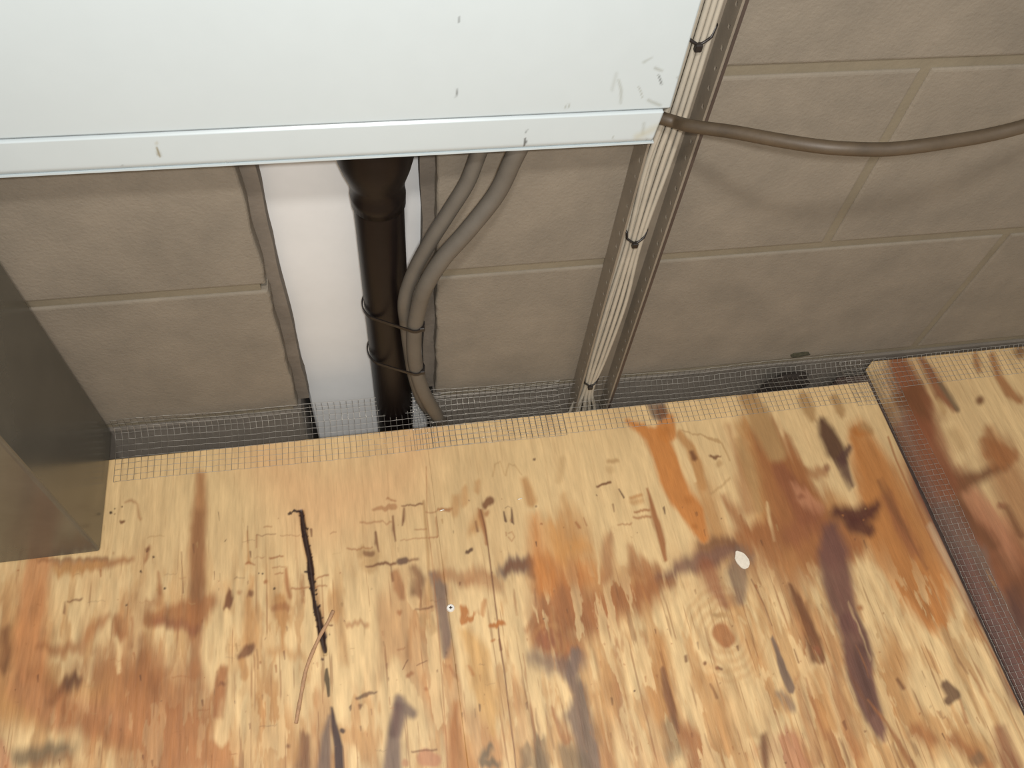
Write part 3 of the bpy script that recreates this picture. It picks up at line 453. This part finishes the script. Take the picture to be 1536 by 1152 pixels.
WOOD_K = 0.86
def wood_colour(u, v, px, py, ok):
    # u along the wall, v into the wall (the grain runs along v)
    wx = (vnoise(u * 60, v * 14, 5) - .5) * 10 + (vnoise(u * 200, v * 60, 6) - .5) * 3
    wy = (vnoise(u * 120, v * 6, 7) - .5) * 12 + (vnoise(u * 300, v * 12, 8) - .5) * 5 + (vnoise(u * 30, v * 5, 9) - .5) * 8
    n1 = fbm(u * 6, v * 3, 20)[:, None]; n2 = fbm(u * 140, v * 7, 30, 3)[:, None]; n3 = fbm(u * 40, v * 9, 40)[:, None]
    base = lin(CR) * (1 - sstep((n1 - .4) * 4)) + lin((216, 184, 134)) * sstep((n1 - .4) * 4)
    base = base * (1 + (n2 - .5) * .22)
    low = sstep((py - 790) / 150)[:, None]
    mk = sstep((n3 - .50) * 7) * .6 * (0.10 + .90 * low)
    base = base * (1 - mk) + lin(TN) * mk
    nb = fbm(u * 14, v * 4, 90)[:, None]; mk = sstep((nb - .52) * 6) * .55 * low
    base = base * (1 - mk) + lin((176, 122, 74)) * mk
    colr = base.copy()
    paint(colr, px, py, ok, [(c, min(1, a * 1.25), so, w, p) for c, a, so, w, p in STAINS_BROAD], wx, wy)
    # crisp islands of pale veneer left standing over the darker ply
    ni = fbm(u * 38, v * 9, 100, 5)[:, None]; nj = fbm(u * 9, v * 4, 110)[:, None]
    mk = sstep((ni + (nj - .5) * .5 - .56) * 20) * .66 * low * (.35 + .65 * sstep((px - 300) / 160)[:, None])
    colr = colr * (1 - mk) + lin(CR) * mk
    # fine dark splits along the grain
    ns = fbm(u * 170, v * 7, 120, 3)[:, None]; mk = sstep((ns - .70) * 14) * .5 * (.25 + .75 * low)
    colr = colr * (1 - mk) + lin((140, 90, 50)) * mk
    # contour rings of the two knots
    for (kx, ky, rr) in ((1086, 950, 78), (822, 965, 46)):
        d = np.hypot(px - kx, (py - ky) * .85) + wx * .8
        ring = (0.5 + 0.5 * np.sin(d * .55)) * sstep((rr - d) / 25) * .33
        colr = colr * (1 - ring[:, None]) + lin(TN) * ring[:, None]
    paint(colr, px, py, ok, STAINS_AND_SHADE, wx, wy)
    n4 = fbm(u * 90, v * 16, 60, 3)[:, None]
    colr = colr * (1 + (n4 - .5) * (.24 + .34 * low))
    # the open crack and the worn relief
    h = (n2[:, 0] - .5) * .0003
    d = np.full(len(px), 99.0)
    crack = [(452, 767), (456, 790), (463, 835), (469, 875), (476, 915), (483, 958), (487, 980)]
    for a, b in zip(crack[:-1], crack[1:]):
        dx, dy = b[0] - a[0], b[1] - a[1]; t = np.clip(((px - a[0]) * dx + (py - a[1]) * dy) / (dx * dx + dy * dy), 0, 1)
        d = np.minimum(d, np.hypot(px - a[0] - t * dx, py - a[1] - t * dy))
    h = h - sstep((5 - d) / 4) * .0015
    return np.clip(colr * WOOD_K, 0, 1), h
def axis(a, b, fa, fb, fine, coarse=0.02):
    """coordinates from a to b (units), fine between fa and fb"""
    out = []
    if a < fa: out += list(np.arange(a, fa, coarse))
    lo, hi = max(a, fa), min(b, fb)
    out += list(np.linspace(lo, hi, max(2, int(round((hi - lo) / fine)) + 1)))
    if b > fb: out += list(np.linspace(fb, b, max(2, int((b - fb) / coarse) + 1)))[1:]
    return np.array(out) * S

# ---------------------------------------------------------------- setting: block wall
XL, XR = -1.6, 2.4
SL0, SL1, SLD = -0.184, 0.120, 1.062      # slot in the wall that holds the column
JW = 0.0088 / 2 / S
wall = empty('wall_back'); tag(wall, kind='structure')
def mortar_piece(x0, x1, z0, z1):
    return box('mortar_bed', U(x0, 1.0045, z0), U(x1, 1.35, z1), M_mortar, wall)
mortar_piece(XL, SL0 - .012, -2.60, 0.9); mortar_piece(SL1 + .012, XR, -2.60, 0.9)
box('slot_backing', U(SL0 - .012, 1.15, -2.60), U(SL1 + .012, 1.35, 0.9), M_groove, wall)
def strip(x0, x1, side, seed):      # rough mortar fill down each side of the slot
    bm = bmesh.new(); r = random.Random(seed); n = 60; rows = []
    for k in range(n + 1):
        z = -1.612 + (0.9 + 1.612) * k / n
        j = r.uniform(-.0016, .0016) + .0014 * math.sin(k * .9 + seed)
        a = x0 + (j if side == 'L' else 0); b = x1 + (j if side == 'R' else 0)
        rows.append([bm.verts.new(U(a, 1.030 + r.uniform(-.001, .001), z)), bm.verts.new(U(b, 1.030 + r.uniform(-.001, .001), z)), bm.verts.new(U(b, 1.062, z)), bm.verts.new(U(a, 1.062, z))])
    for p, q in zip(rows[:-1], rows[1:]):
        for k in range(4): bm.faces.new((p[k], p[(k + 1) % 4], q[(k + 1) % 4], q[k]))
    bm.faces.new(rows[0][::-1]); bm.faces.new(rows[-1])
    bmesh.ops.recalc_face_normals(bm, faces=bm.faces[:])
    bm_obj('mortar_fill', bm, M_groove, wall)
strip(-.196, -.1610, 'R', 1); strip(.0965, .134, 'L', 2)
def rough_edge(bm, seed, amt=0.0012):
    r = random.Random(seed)
    for v in bm.verts:
        v.co += Vector((r.uniform(-1, 1), 0, r.uniform(-1, 1))) * amt
def block(x0, x1, z0, z1, seed, matl=M_block, slotside=False, y0=1.0):
    bm = bmesh.new(); bm_box(bm, U(x0, y0, z0), U(x1, 1.22, z1))
    if slotside:
        bmesh.ops.subdivide_edges(bm, edges=[e for e in bm.edges if abs(e.verts[0].co.z - e.verts[1].co.z) > .05], cuts=24, use_grid_fill=False)
        r = random.Random(seed); sx = (x1 if slotside == 'R' else x0) * S
        offs = {}
        for v in bm.verts:
            if abs(v.co.x - sx) < 1e-4:
                k = round(v.co.z, 4)
                if k not in offs: offs[k] = r.uniform(-.0006, .0005) + .0006 * math.sin(k * 90 + seed)
                v.co.x += offs[k]
    es = [e for e in bm.edges if all(abs(v.co.y - y0 * S) < 1e-5 for v in e.verts) and len(e.link_faces) == 2 and abs(e.link_faces[0].normal.dot(e.link_faces[1].normal)) < .5]
    bm.normal_update()
    bmesh.ops.bevel(bm, geom=es, offset=.0028, segments=3, profile=.5, affect='EDGES')
    o = bm_obj('block', bm, matl, wall)
    return o
zs = [0.49, 0.071, -0.349, -0.768, -1.187, -1.606]
joints = {0: [.477, 1.317, 2.15], 1: [.897, 1.737], 2: [.477, 1.25, 2.09], 3: [.897, 1.737], 4: [.477, 1.312, 2.15]}
for i in range(5):
    zt, zb = zs[i] - JW, zs[i + 1] + JW
    xs = [SL1] + joints[i] + [XR]
    for k in range(len(xs) - 1):
        a = xs[k] + (JW if k else 0); b = xs[k + 1] - JW
        block(a, b, zb, zt, i * 10 + k, slotside='L' if k == 0 else False)
    xs = [XL] + ([-1.03] if i % 2 else [-.61 - .8]) + [SL0]
    for k in range(len(xs) - 1):
        a = xs[k] + JW; b = xs[k + 1] - (JW if k < len(xs) - 2 else 0)
        block(a, b, zb, zt, 100 + i * 10 + k, slotside='R' if k == len(xs) - 2 else False)
box('footing', U(XL, .9965, -2.60), U(SL0 + .004, 1.22, -1.612), M_found, wall, bevel=.002)
box('footing', U(SL1 - .004, .9985, -2.60), U(XR, 1.22, -1.614), M_found, wall, bevel=.002)
fl = box('floor', U(XL, -1.0, -2.66), U(XR, 1.35, -2.60), M_sub); tag(fl, kind='structure')

# white column standing in the slot
column = box('trim_1', U(-.1660, SLD, -2.59), U(.106, SLD + .028, 0.9), M_column, None, bevel=.002)
tag(column, 'white painted steel column face set back in the wall slot', kind='structure')

# ---------------------------------------------------------------- plywood sheets
FX, GX = 1.166, 1.202
sheets = [('left', -1.5, .08792, .9285), ('mid', .0880, FX, .9285), ('right', GX, 2.3, .985)]
labels = {'left': 'left plywood sheet with a ragged black crack, beside the dark steel post',
          'mid': 'middle plywood sheet with orange and purple-brown stains and the white oval chip',
          'right': 'right plywood sheet reaching the block wall, dark brown along its seam'}
for nm, x0, x1, y1 in sheets:
    A = axis(x0, x1, -.80, 1.68, .0018, .03); B = axis(-.75, y1, .02, 1.0, .0018, .03)
    o = grid_mesh('plywood_sheet', A, B, 'xy', 0.0 if nm != 'right' else -.0005, M_ply, wood_colour, thick=.018)
    tag(o, labels[nm], 'plywood', 'plywood sheets on the floor')

joist = box('floor_joist', U(1.12, -.75, -HC) + Vector((0, 0, -.068)), U(1.25, .975, -HC) + Vector((0, 0, -.0195)), M_joist, None, bevel=.002)
tag(joist, 'dark stained joist seen down the gap between the middle and right plywood sheets', 'joist')

# ---------------------------------------------------------------- dark steel post at the left
post = empty('steel_post', U(-.90, .86, -HC)); tag(post, 'dark grey glossy steel post standing on the plywood at the left against the wall', 'post')
box('post_body', U(-1.25, .722, -HC) + Vector((0, 0, .0005)), U(-.577, .992, 0.75), M_post, post, bevel=.003, seg=3, smooth=False)

# ---------------------------------------------------------------- white panel
PY = .925
panel = empty('wall_cabinet', U(-.4, PY, -.82)); tag(panel, 'white sheet metal cabinet front above the black pipe, scuffed at its lower right corner', 'cabinet')
SC = (176, 182, 174); SCD = (60, 62, 60)
MARKS = [(SC, .35, 3, .1, [(925, 110, 2), (918, 135, 2)]), (SC, .6, 2, .1, [(928, 120, 1.6), (932, 135, 2), (931, 155, 1.2)]), (SCD, .75, 1, .1, [(988, 112, 1), (992, 126, 1.3)]),
         (SC, .8, 1, .1, [(958, 130, 1), (964, 146, .8)]), (SC, .5, 2, .2, [(965, 93, 2), (978, 86, 1)]), (SC, .7, 2, .2, [(983, 102, 2), (993, 106, 1.5)]), (SC, .6, 1.5, .1, [(1016, 116, 1.5), (1021, 120, 1)]),
         (SC, .8, 1, .1, [(848, 158, .8), (849, 163, .8)]), (SC, .8, 1, .1, [(853, 155, .8), (854, 162, .8)]), (SC, .85, 1.5, .2, [(829, 179, 1.6), (838, 180, 1.6)]), (SC, .85, 1.5, .2, [(843, 172, 1), (850, 178, 1.8)]),
         (SCD, .7, 1, .1, [(688, 25, .8), (688, 33, .9)]), (SCD, .8, 1, .1, [(684, 132, .8), (685, 140, 1.2), (684, 146, .8)]), (SC, .5, 3, .1, [(905, 168, 2), (912, 170, 1)]), (SC, .6, 2, .2, [(972, 150, 2), (990, 158, 2)])]
LIPM = [((150, 140, 105), .85, 2, .2, [(235, 222, 1.5), (238, 231, 3), (240, 234, 2)]), ((190, 185, 160), .6, 3, .1, [(235, 215, 2)]), (SCD, .6, 1, .1, [(183, 249, 1.3)]),
        (SCD, .85, 1, .1, [(787, 208, 1.3), (788, 212, 2), (786, 220, .8)]), (SCD, .7, 1, .1, [(791, 194, .8), (789, 199, .8)]), (SC, .8, 1, .1, [(922, 205, .8), (922, 209, .8)]), (SC, .8, 1.5, .1, [(930, 216, 1), (940, 217, 1)]), (SC, .7, 1, .1, [(974, 207, .8), (975, 212, .8)]), (SC, .5, 3, .2, [(967, 185, 2), (968, 200, 2)]), ((214, 212, 190), .6, 6, .2, [(960, 205, 5), (990, 190, 4)])]
PW = (223, 235, 239); PANEL_K = .63
def panel_colour(mk):
    def f(u, v, px, py, ok):
        c = np.tile(lin(PW), (len(px), 1)) * (1 + (fbm(u * 5, v * 5, 80)[:, None] - .5) * .04)
        wx = (vnoise(u * 120, v * 120, 3) - .5) * 8; wy = (vnoise(u * 120, v * 120, 4) - .5) * 8
        paint(c, px, py, ok, mk, wx, wy)
        return np.clip(c * PANEL_K, 0, 1), None
    return f
def zax(a, b, n): return (np.linspace(a, b, n) + HC) * S
# (v for the xz grid is the height above the plywood in units)
Ax = np.concatenate([np.linspace(-1.4, -.6, 10)[:-1], np.linspace(-.6, .4475, 430)]) * S
grid_mesh('front_panel', Ax, zax(-.7675, -.45, 140), 'xz', PY * S, M_white, panel_colour(MARKS), panel, thick=.0015)
box('upper_panel', U(-1.4, PY, -.4495), U(.4475, PY + .003, .55), mat('panel_white', tuple(lin(PW) * PANEL_K), .3, var=.01, bump=0), panel)
# lower lip: a folded strip a little proud of the panel, its right end cut at a slant
lipw = grid_mesh('bottom_lip', Ax[:-4], zax(-.826, -.7705, 26), 'xz', (PY - .004) * S, M_white, panel_colour(LIPM), panel, thick=.0035)
for v in lipw.data.vertices:
    t = (v.co.z / S - HC + .7705) / -.0555
    if v.co.x > .3 * S: v.co.x -= t * .006 * S * (v.co.x / S - .3) / .15
    if t > .82 and v.co.y < (PY - .003) * S: v.co.y += ((t - .82) / .18) ** 2 * .002
box('lip_return', U(-1.4, PY - .003, -.829), U(.436, PY + .05, -.8265), mat('panel_white_edge', tuple(lin(PW) * PANEL_K), .3, var=.01, bump=0), panel)
box('side_return', U(.4435, PY + .0035, -.76), U(.4475, PY + .055, .55), mat('panel_white_side', tuple(lin(PW) * PANEL_K), .3, var=.01, bump=0), panel)

# ---------------------------------------------------------------- black pipe and its coupling
pc = U(.0245, 1.0, -HC); PR = .0415 * S
pipe = empty('black_pipe', (pc.x, pc.y, -.15)); tag(pipe, 'black plastic pipe running down the white column into the floor gap', 'pipe')
lathe('pipe_body', [(PR, -.46), (PR, (HC - 1.0) * S), (PR * .98, (HC - .975) * S)], pc.x, pc.y, M_pvc, pipe)
zc = lambda z: (HC + z + .016) * S
lathe('flared_coupling', [(PR * .9, zc(-1.01)), (PR * 1.07, zc(-1.008)), (PR * 1.09, zc(-.985)), (PR * 1.06, zc(-.978)), (PR * 1.06, zc(-.962)), (PR * 1.12, zc(-.953)), (PR * 1.3, zc(-.93)), (PR * 1.45, zc(-.905)), (PR * 1.5, zc(-.87)), (PR * 1.5, zc(-.80)), (PR * 1.1, zc(-.79))], pc.x, pc.y, M_pvc, pipe)

# ---------------------------------------------------------------- two grey cables tied beside the pipe
def wpath(L): return catmull([W3(x, y, Y) for x, y, Y in L], 8)
c1 = wpath([(735, 185, .965), (716, 235, .965), (700, 275, .96), (672, 320, .955), (642, 368, .95), (619, 412, .948), (607, 452, .945), (610, 490, .952), (615, 530, .955), (621, 565, .957), (632, 598, .965), (650, 625, .985)])
c1 += [c1[-1] + Vector((.012, .004, -.05)), c1[-1] + Vector((.016, .004, -.14))]
tag(tube('grey_cable', c1, .0062, M_grey), 'grey cable nearer the black pipe, hanging from behind the white cabinet', 'cable', 'grey cables strapped to the pipe')
c2 = wpath([(800, 180, .945), (772, 234, .945), (745, 290, .94), (702, 345, .93), (664, 388, .925), (638, 430, .922), (626, 470, .926), (621, 505, .928), (623, 545, .931), (632, 580, .929), (645, 606, .936), (659, 628, .955)])
c2 += [c2[-1] + Vector((.014, .002, -.05)), c2[-1] + Vector((.02, .002, -.14))]
tag(tube('grey_cable', c2, .0071, M_grey), 'outer grey cable curving farther to the right from the white cabinet', 'cable', 'grey cables strapped to the pipe')
def strap(zpx, label):
    # closed band around pipe and the two cables
    zl = W3(*zpx, .927).z
    def near(c): return min(c, key=lambda p: abs(p.z - zl) + (10 if p.z < -.02 else 0))
    a, b = near(c1), near(c2)
    pts = []
    circ = [(pc.x, pc.y, PR + .0012), (a.x, a.y, .0066), (b.x, b.y, .0075)]
    cx = (pc.x + b.x) / 2; cy = (pc.y + b.y) / 2
    for k in range(48):                                    # support function hull of the three circles
        an = 2 * math.pi * k / 48; d = (math.cos(an), math.sin(an))
        x, y, r = max(circ, key=lambda q: q[0] * d[0] + q[1] * d[1] + q[2])
        pts.append(Vector((x + d[0] * r, y + d[1] * r, zl - .45 * (b.x - x))))
    V = []; Fc = []
    n = len(pts)
    for p, k in zip(pts, range(n)):
        an = 2 * math.pi * k / 48; o = Vector((math.cos(an), math.sin(an), 0)) * .0012
        V += [p + Vector((0, 0, .0017)), p + o + Vector((0, 0, .0017)), p + o - Vector((0, 0, .0017)), p - Vector((0, 0, .0017))]
    for k in range(n):
        for j in range(4):
            a_ = k * 4 + j; b_ = k * 4 + (j + 1) % 4; c_ = ((k + 1) % n) * 4 + (j + 1) % 4; d_ = ((k + 1) % n) * 4 + j
            Fc.append((a_, d_, c_, b_))
    me = bpy.data.meshes.new('cable_tie'); me.from_pydata([tuple(v) for v in V], [], Fc)
    o = link_mesh('cable_tie', me, M_tie, None, False)
    bm = bmesh.new(); p = pts[42]; bm_box(bm, p - Vector((.0022, .0022, .0026)), p + Vector((.0026, .0022, .0026)), .0006); bm_obj('tie_head', bm, M_tie, o)
    tag(o, label, 'cable tie', 'cable ties around the pipe')
strap((630, 486), 'upper black cable tie strapping the grey cables to the black pipe')
strap((633, 553), 'lower black cable tie strapping the grey cables to the black pipe')

# ---------------------------------------------------------------- slotted trunking with the bundle of pale cables
TX0, TX1, TYF = .440, .5215, .950
TZ0, TZ1 = -1.70, .35
duct = empty('cable_trunking', U(.48, 1.0, TZ0)); tag(duct, 'grey slotted cable trunking fixed upright on the wall right of the cabinet', 'trunking')
box('back_plate', U(TX0, .992, TZ0), U(TX1, .9995, TZ1), M_tray, duct)
def flange(name, x0, x1, y_root, y_front, matl):
    bm = bmesh.new()
    bm_box(bm, U(x0, y_root, TZ0), U(x1, .992, TZ1))                       # solid root
    bm_box(bm, U(x0, y_front, TZ0), U(x1, y_front + .010, TZ1))            # front rail
    z = TZ0
    while z < TZ1 - .02:
        bm_box(bm, U(x0, y_front + .010, z), U(x1, y_root, z + .0265)); z += .0335
    return bm_obj(name, bm, matl, duct)
flange('left_side', TX0, TX0 + .004, .9665, TYF, M_tray)
flange('right_side', TX1 - .004, TX1, .9665, TYF, M_tray)
box('edge_rail', U(TX1, TYF - .001, TZ0), U(TX1 + .005, .985, TZ1), M_traydk, duct)
# brackets seen as pale squares at the bundle's left
rz = random.Random(9)
NC = 8
ctl_z = [.30, -.25, -.62, -.80, -.915, -1.10, -1.27, -1.45, -1.585, -1.66, -1.74]
ctl_c = [.478, .478, .476, .474, .470, .4695, .470, .4665, .4635, .466, .470]
ctl_w = [.016, .016, .017, .019, .022, .0145, .020, .0175, .0115, .020, .024]
for i in range(NC):
    pts = []
    for j, z in enumerate(ctl_z):
        row = (i % 2); tt = (i - (NC - 1) / 2) / ((NC - 1) / 2)
        x = ctl_c[j] + tt * ctl_w[j] + rz.uniform(-.0008, .0008)
        y = .970 - row * .0075 - (.003 if abs(tt) < .5 else 0)
        if j >= 9: x += [(-.012, -.006, 0, .004, .006, .010, -.016, .012)[i]][0] * (j - 8) * .5; y -= .002 * (j - 8)
        pts.append(U(x, y, z))
    o = tube('pale_cable', catmull(pts, 6), .0021, M_wcab, ns=8)
    tag(o, 'one of the thin ivory cables bundled in the grey trunking', 'cable', 'ivory cables bundled in the trunking')
def bundle_tie(z, c, w, label):
    r = []
    for k in range(28):
        a = 2 * math.pi * k / 28
        p = U(c + math.cos(a) * (w + .0055), .9655 + math.sin(a) * .0115, z + .0)
        p.z += .006 * max(0, math.cos(a)) - (.0055 if math.sin(a) < -.5 else 0) + .006 * max(0, -math.cos(a))
        r.append(p)
    r.append(r[0])
    V, Fc = tube_data(r, .0011, 6, caps=False)
    me = bpy.data.meshes.new('bundle_tie'); me.from_pydata([tuple(v) for v in V], [], Fc)
    o = link_mesh('cable_tie', me, M_tie, None, True)
    h = U(c, .9655 - .0125, z); h.z -= .0065
    box('tie_head', h - Vector((.0026, .0022, .0030)), h + Vector((.0026, .0022, .0026)), M_tie, o, bevel=.0006)
    tag(o, label, 'cable tie', 'cable ties around the ivory cables')
bundle_tie(-1.075, .4695, .0145, 'middle black cable tie around the ivory cables, level with the upper wall blocks')
bundle_tie(-1.545, .4640, .0120, 'lowest black cable tie around the ivory cables, just above the wire mesh')
bundle_tie(-.675, .4765, .0170, 'topmost black cable tie around the ivory cables, above the brown cable')

# ---------------------------------------------------------------- brown hanging cable
bc = [U(.36, .955, -.775), W3(1003, 180, .945)] + [W3(x, y, Y) for x, y, Y in [(1036, 189, .91), (1100, 198, .87), (1166, 210, .83), (1225, 219, .80), (1270, 223, .785), (1329, 224, .775), (1380, 219, .77), (1427, 212, .77), (1480, 203, .77), (1540, 188, .77), (1620, 160, .78), (1720, 115, .82)]]
tag(tube('brown_cable', catmull(bc, 10), .0046, M_brown, ns=16), 'thick brown cable sagging from the cabinet corner across the block wall', 'cable')

# ---------------------------------------------------------------- wire mesh strips
def wire_strip(x0, x1, prof, label, seed, along='x', pitch=.01315, r=.00021, skew=0.0):
    """woven wire: profile points (Y or X, z metres); cross wires follow the profile, long wires run along the strip"""
    P = [Vector((a * S, z, 0)) for a, z in prof]
    # resample the profile evenly
    seg = [0]
    for a, b in zip(P[:-1], P[1:]): seg.append(seg[-1] + (b - a).length)
    n = max(2, int(round(seg[-1] / (pitch * S)))); q = []
    for k in range(n + 1):
        s = seg[-1] * k / n
        for j in range(len(P) - 1):
            if s <= seg[j + 1] + 1e-9:
                t = (s - seg[j]) / (seg[j + 1] - seg[j]); q.append(P[j].lerp(P[j + 1], t)); break
    rr = random.Random(seed); m = int(round((x1 - x0) / pitch)); ph = rr.uniform(0, 6)
    def pos(i, k):
        x = (x0 + (x1 - x0) * i / m) * S; a = q[k].x; z = q[k].y
        lift = .0012 * (math.sin(i * .23 + ph) + math.sin(i * .071 + ph * 2)) * (.2 + (k / n))
        z2 = z + max(lift, -.0009) + .0003 * math.sin(i * 1.1 + k)
        if along == 'x': return Vector((x + skew * k * .001, a + .0009 * math.sin(i * .11 + ph), z2))
        return Vector((a + .0009 * math.sin(i * .13 + ph), x, z2))
    V = []; Fc = []
    for i in range(m + 1):
        v, f = tube_data([pos(i, k) for k in range(n + 1)], r, 4, True, len(V)); V += v; Fc += f
    for k in range(n + 1):
        v, f = tube_data([pos(i, k) + Vector((0, 0, .0005 * (1 if (i + k) % 2 else -.4))) for i in range(m + 1)], r, 4, True, len(V)); V += v; Fc += f
    me = bpy.data.meshes.new('wire_mesh'); me.from_pydata([tuple(v) for v in V], [], Fc)
    o = link_mesh('wire_mesh', me, M_mesh, None, False)
    return tag(o, label, 'wire mesh', 'wire mesh strips over the gaps')
g = .0010
wire_strip(-.565, .105, [(.872, g), (.925, g), (.94, g + .001), (.962, .003), (.984, .010), (.987, .026)], 'wire mesh strip left of the black pipe foot, beside the steel post', 1)
wire_strip(.060, 1.165, [(.872, g + .0010), (.925, g + .0010), (.94, g), (.962, 0), (.984, .005), (.988, .019)], 'long wire mesh strip from the pipe foot to the plywood seam', 2)
wire_strip(.10, .40, [(.868, g + .0030), (.925, g + .003), (.94, g + .003), (.965, .005), (.982, .010), (.984, .028)], 'second layer of wire mesh over the gap right of the pipe', 3, pitch=.0128)
wire_strip(-.10, .955, [(1.168, g + .002), (1.183, .0004), (1.195, g), (1.240, g)], 'narrow wire mesh strip along the seam toward the bottom right corner', 4, along='y', r=.00016)
wire_strip(.86, .985, [(1.110, g + .0035), (1.16, g + .003), (1.20, g + .003), (1.235, g + .003)], 'folded square of wire mesh where the seam meets the wall', 5, along='y', pitch=.0115)
wire_strip(1.20, 1.72, [(.905, g), (.955, g), (.978, g), (.984, .006)], 'wire mesh strip along the wall on the right plywood sheet', 6)

# ---------------------------------------------------------------- loose things
def lump(name, c, size, matl, label, cat, seed, sub=3, amp=.35):
    bm = bmesh.new(); bmesh.ops.create_icosphere(bm, subdivisions=sub, radius=1.0)
    r = random.Random(seed); fr = [(Vector((r.uniform(-1, 1), r.uniform(-1, 1), r.uniform(-1, 1))) * 5, r.uniform(0, 6)) for _ in range(7)]
    for v in bm.verts:
        d = 1 + amp * sum(math.sin(v.co.dot(a) + b) for a, b in fr) / 4
        v.co = Vector((v.co.x * size[0], v.co.y * size[1], v.co.z * size[2])) * d + Vector(c)
    return tag(bm_obj(name, bm, matl, None, True), label, cat)
q = W3(1178, 577, .965)
lump('debris_clump', (q.x, q.y + .004, q.z - .004), (.030, .007, .017), M_dirt, 'black clump of debris lodged in the gap under the wire mesh', 'debris', 3, 4, .45)
q = W3(1200, 533, .997)
lump('mould_patch', (q.x, S * .9985, q.z), (.0120, .0014, .0048), M_mould, 'dark green mould patch on the block wall above the mesh', 'mould', 5)
# white oval chip
q = F3(1113, 840, .0012); bm = bmesh.new()
bmesh.ops.create_circle(bm, cap_ends=True, segments=22, radius=1.0); rc = random.Random(2)
for v in bm.verts:
    k = 1 + rc.uniform(-.07, .07); x, y = v.co.x * .0064 * k, v.co.y * .0098 * k
    an = math.radians(12); v.co = Vector((x * math.cos(an) - y * math.sin(an) + q.x, x * math.sin(an) + y * math.cos(an) + q.y, q.z - .0008))
r = bmesh.ops.extrude_face_region(bm, geom=bm.faces[:])
for v in [e for e in r['geom'] if isinstance(e, bmesh.types.BMVert)]: v.co.z += .0014
bmesh.ops.recalc_face_normals(bm, faces=bm.faces[:])
tag(bm_obj('paint_chip', bm, M_chip), 'small white oval chip lying on the stained plywood', 'chip')
# twig
tw = catmull([F3(x, y, .0022) for x, y in [(500, 916), (492, 933), (481, 952), (469, 978), (459, 1005), (453, 1035), (448, 1062), (444, 1085)]], 5)
tag(tube('twig', tw, [.0017 + .0005 * math.sin(i * .9) * .3 for i in range(len(tw))], M_twig, ns=8), 'thin curved brown twig lying across the black crack', 'twig')
# screw: ring with a recessed cross
q = F3(676, 912, 0.0); sc = empty('screw', (q.x, q.y, 0)); tag(sc, 'tiny bright cross-head screw set in the plywood', 'screw')
bm = bmesh.new()
for rad, z0, z1 in ((.0040, -.0006, .0006),):
    bmesh.ops.create_cone(bm, cap_ends=True, segments=20, radius1=rad, radius2=rad * .8, depth=z1 - z0, matrix=Matrix.Translation((q.x, q.y, .0006)))
bm_obj('screw_head', bm, M_screw, sc)
bm = bmesh.new(); bm_box(bm, (q.x - .0016, q.y - .0005, .0010), (q.x + .0016, q.y + .0005, .0014)); bm_box(bm, (q.x - .0005, q.y - .0016, .0010), (q.x + .0005, q.y + .0016, .0014))
bm_obj('cross_recess', bm, M_traydk, sc)
# metal staples that glint
for (x, y, lb) in [(780, 749, 'tiny bright staple on the plywood near the two dark nicks'), (663, 766, 'tiny bright staple on the plywood left of the dark brown knot')]:
    q = F3(x, y, .0006)
    o = tube('staple', [q + Vector((-.0022, 0, -.0004)), q + Vector((-.0018, 0, .0006)), q + Vector((.0018, .0006, .0006)), q + Vector((.0022, .0006, -.0004))], .00055, M_screw, ns=6)
    tag(o, lb, 'staple', 'staples in the plywood')
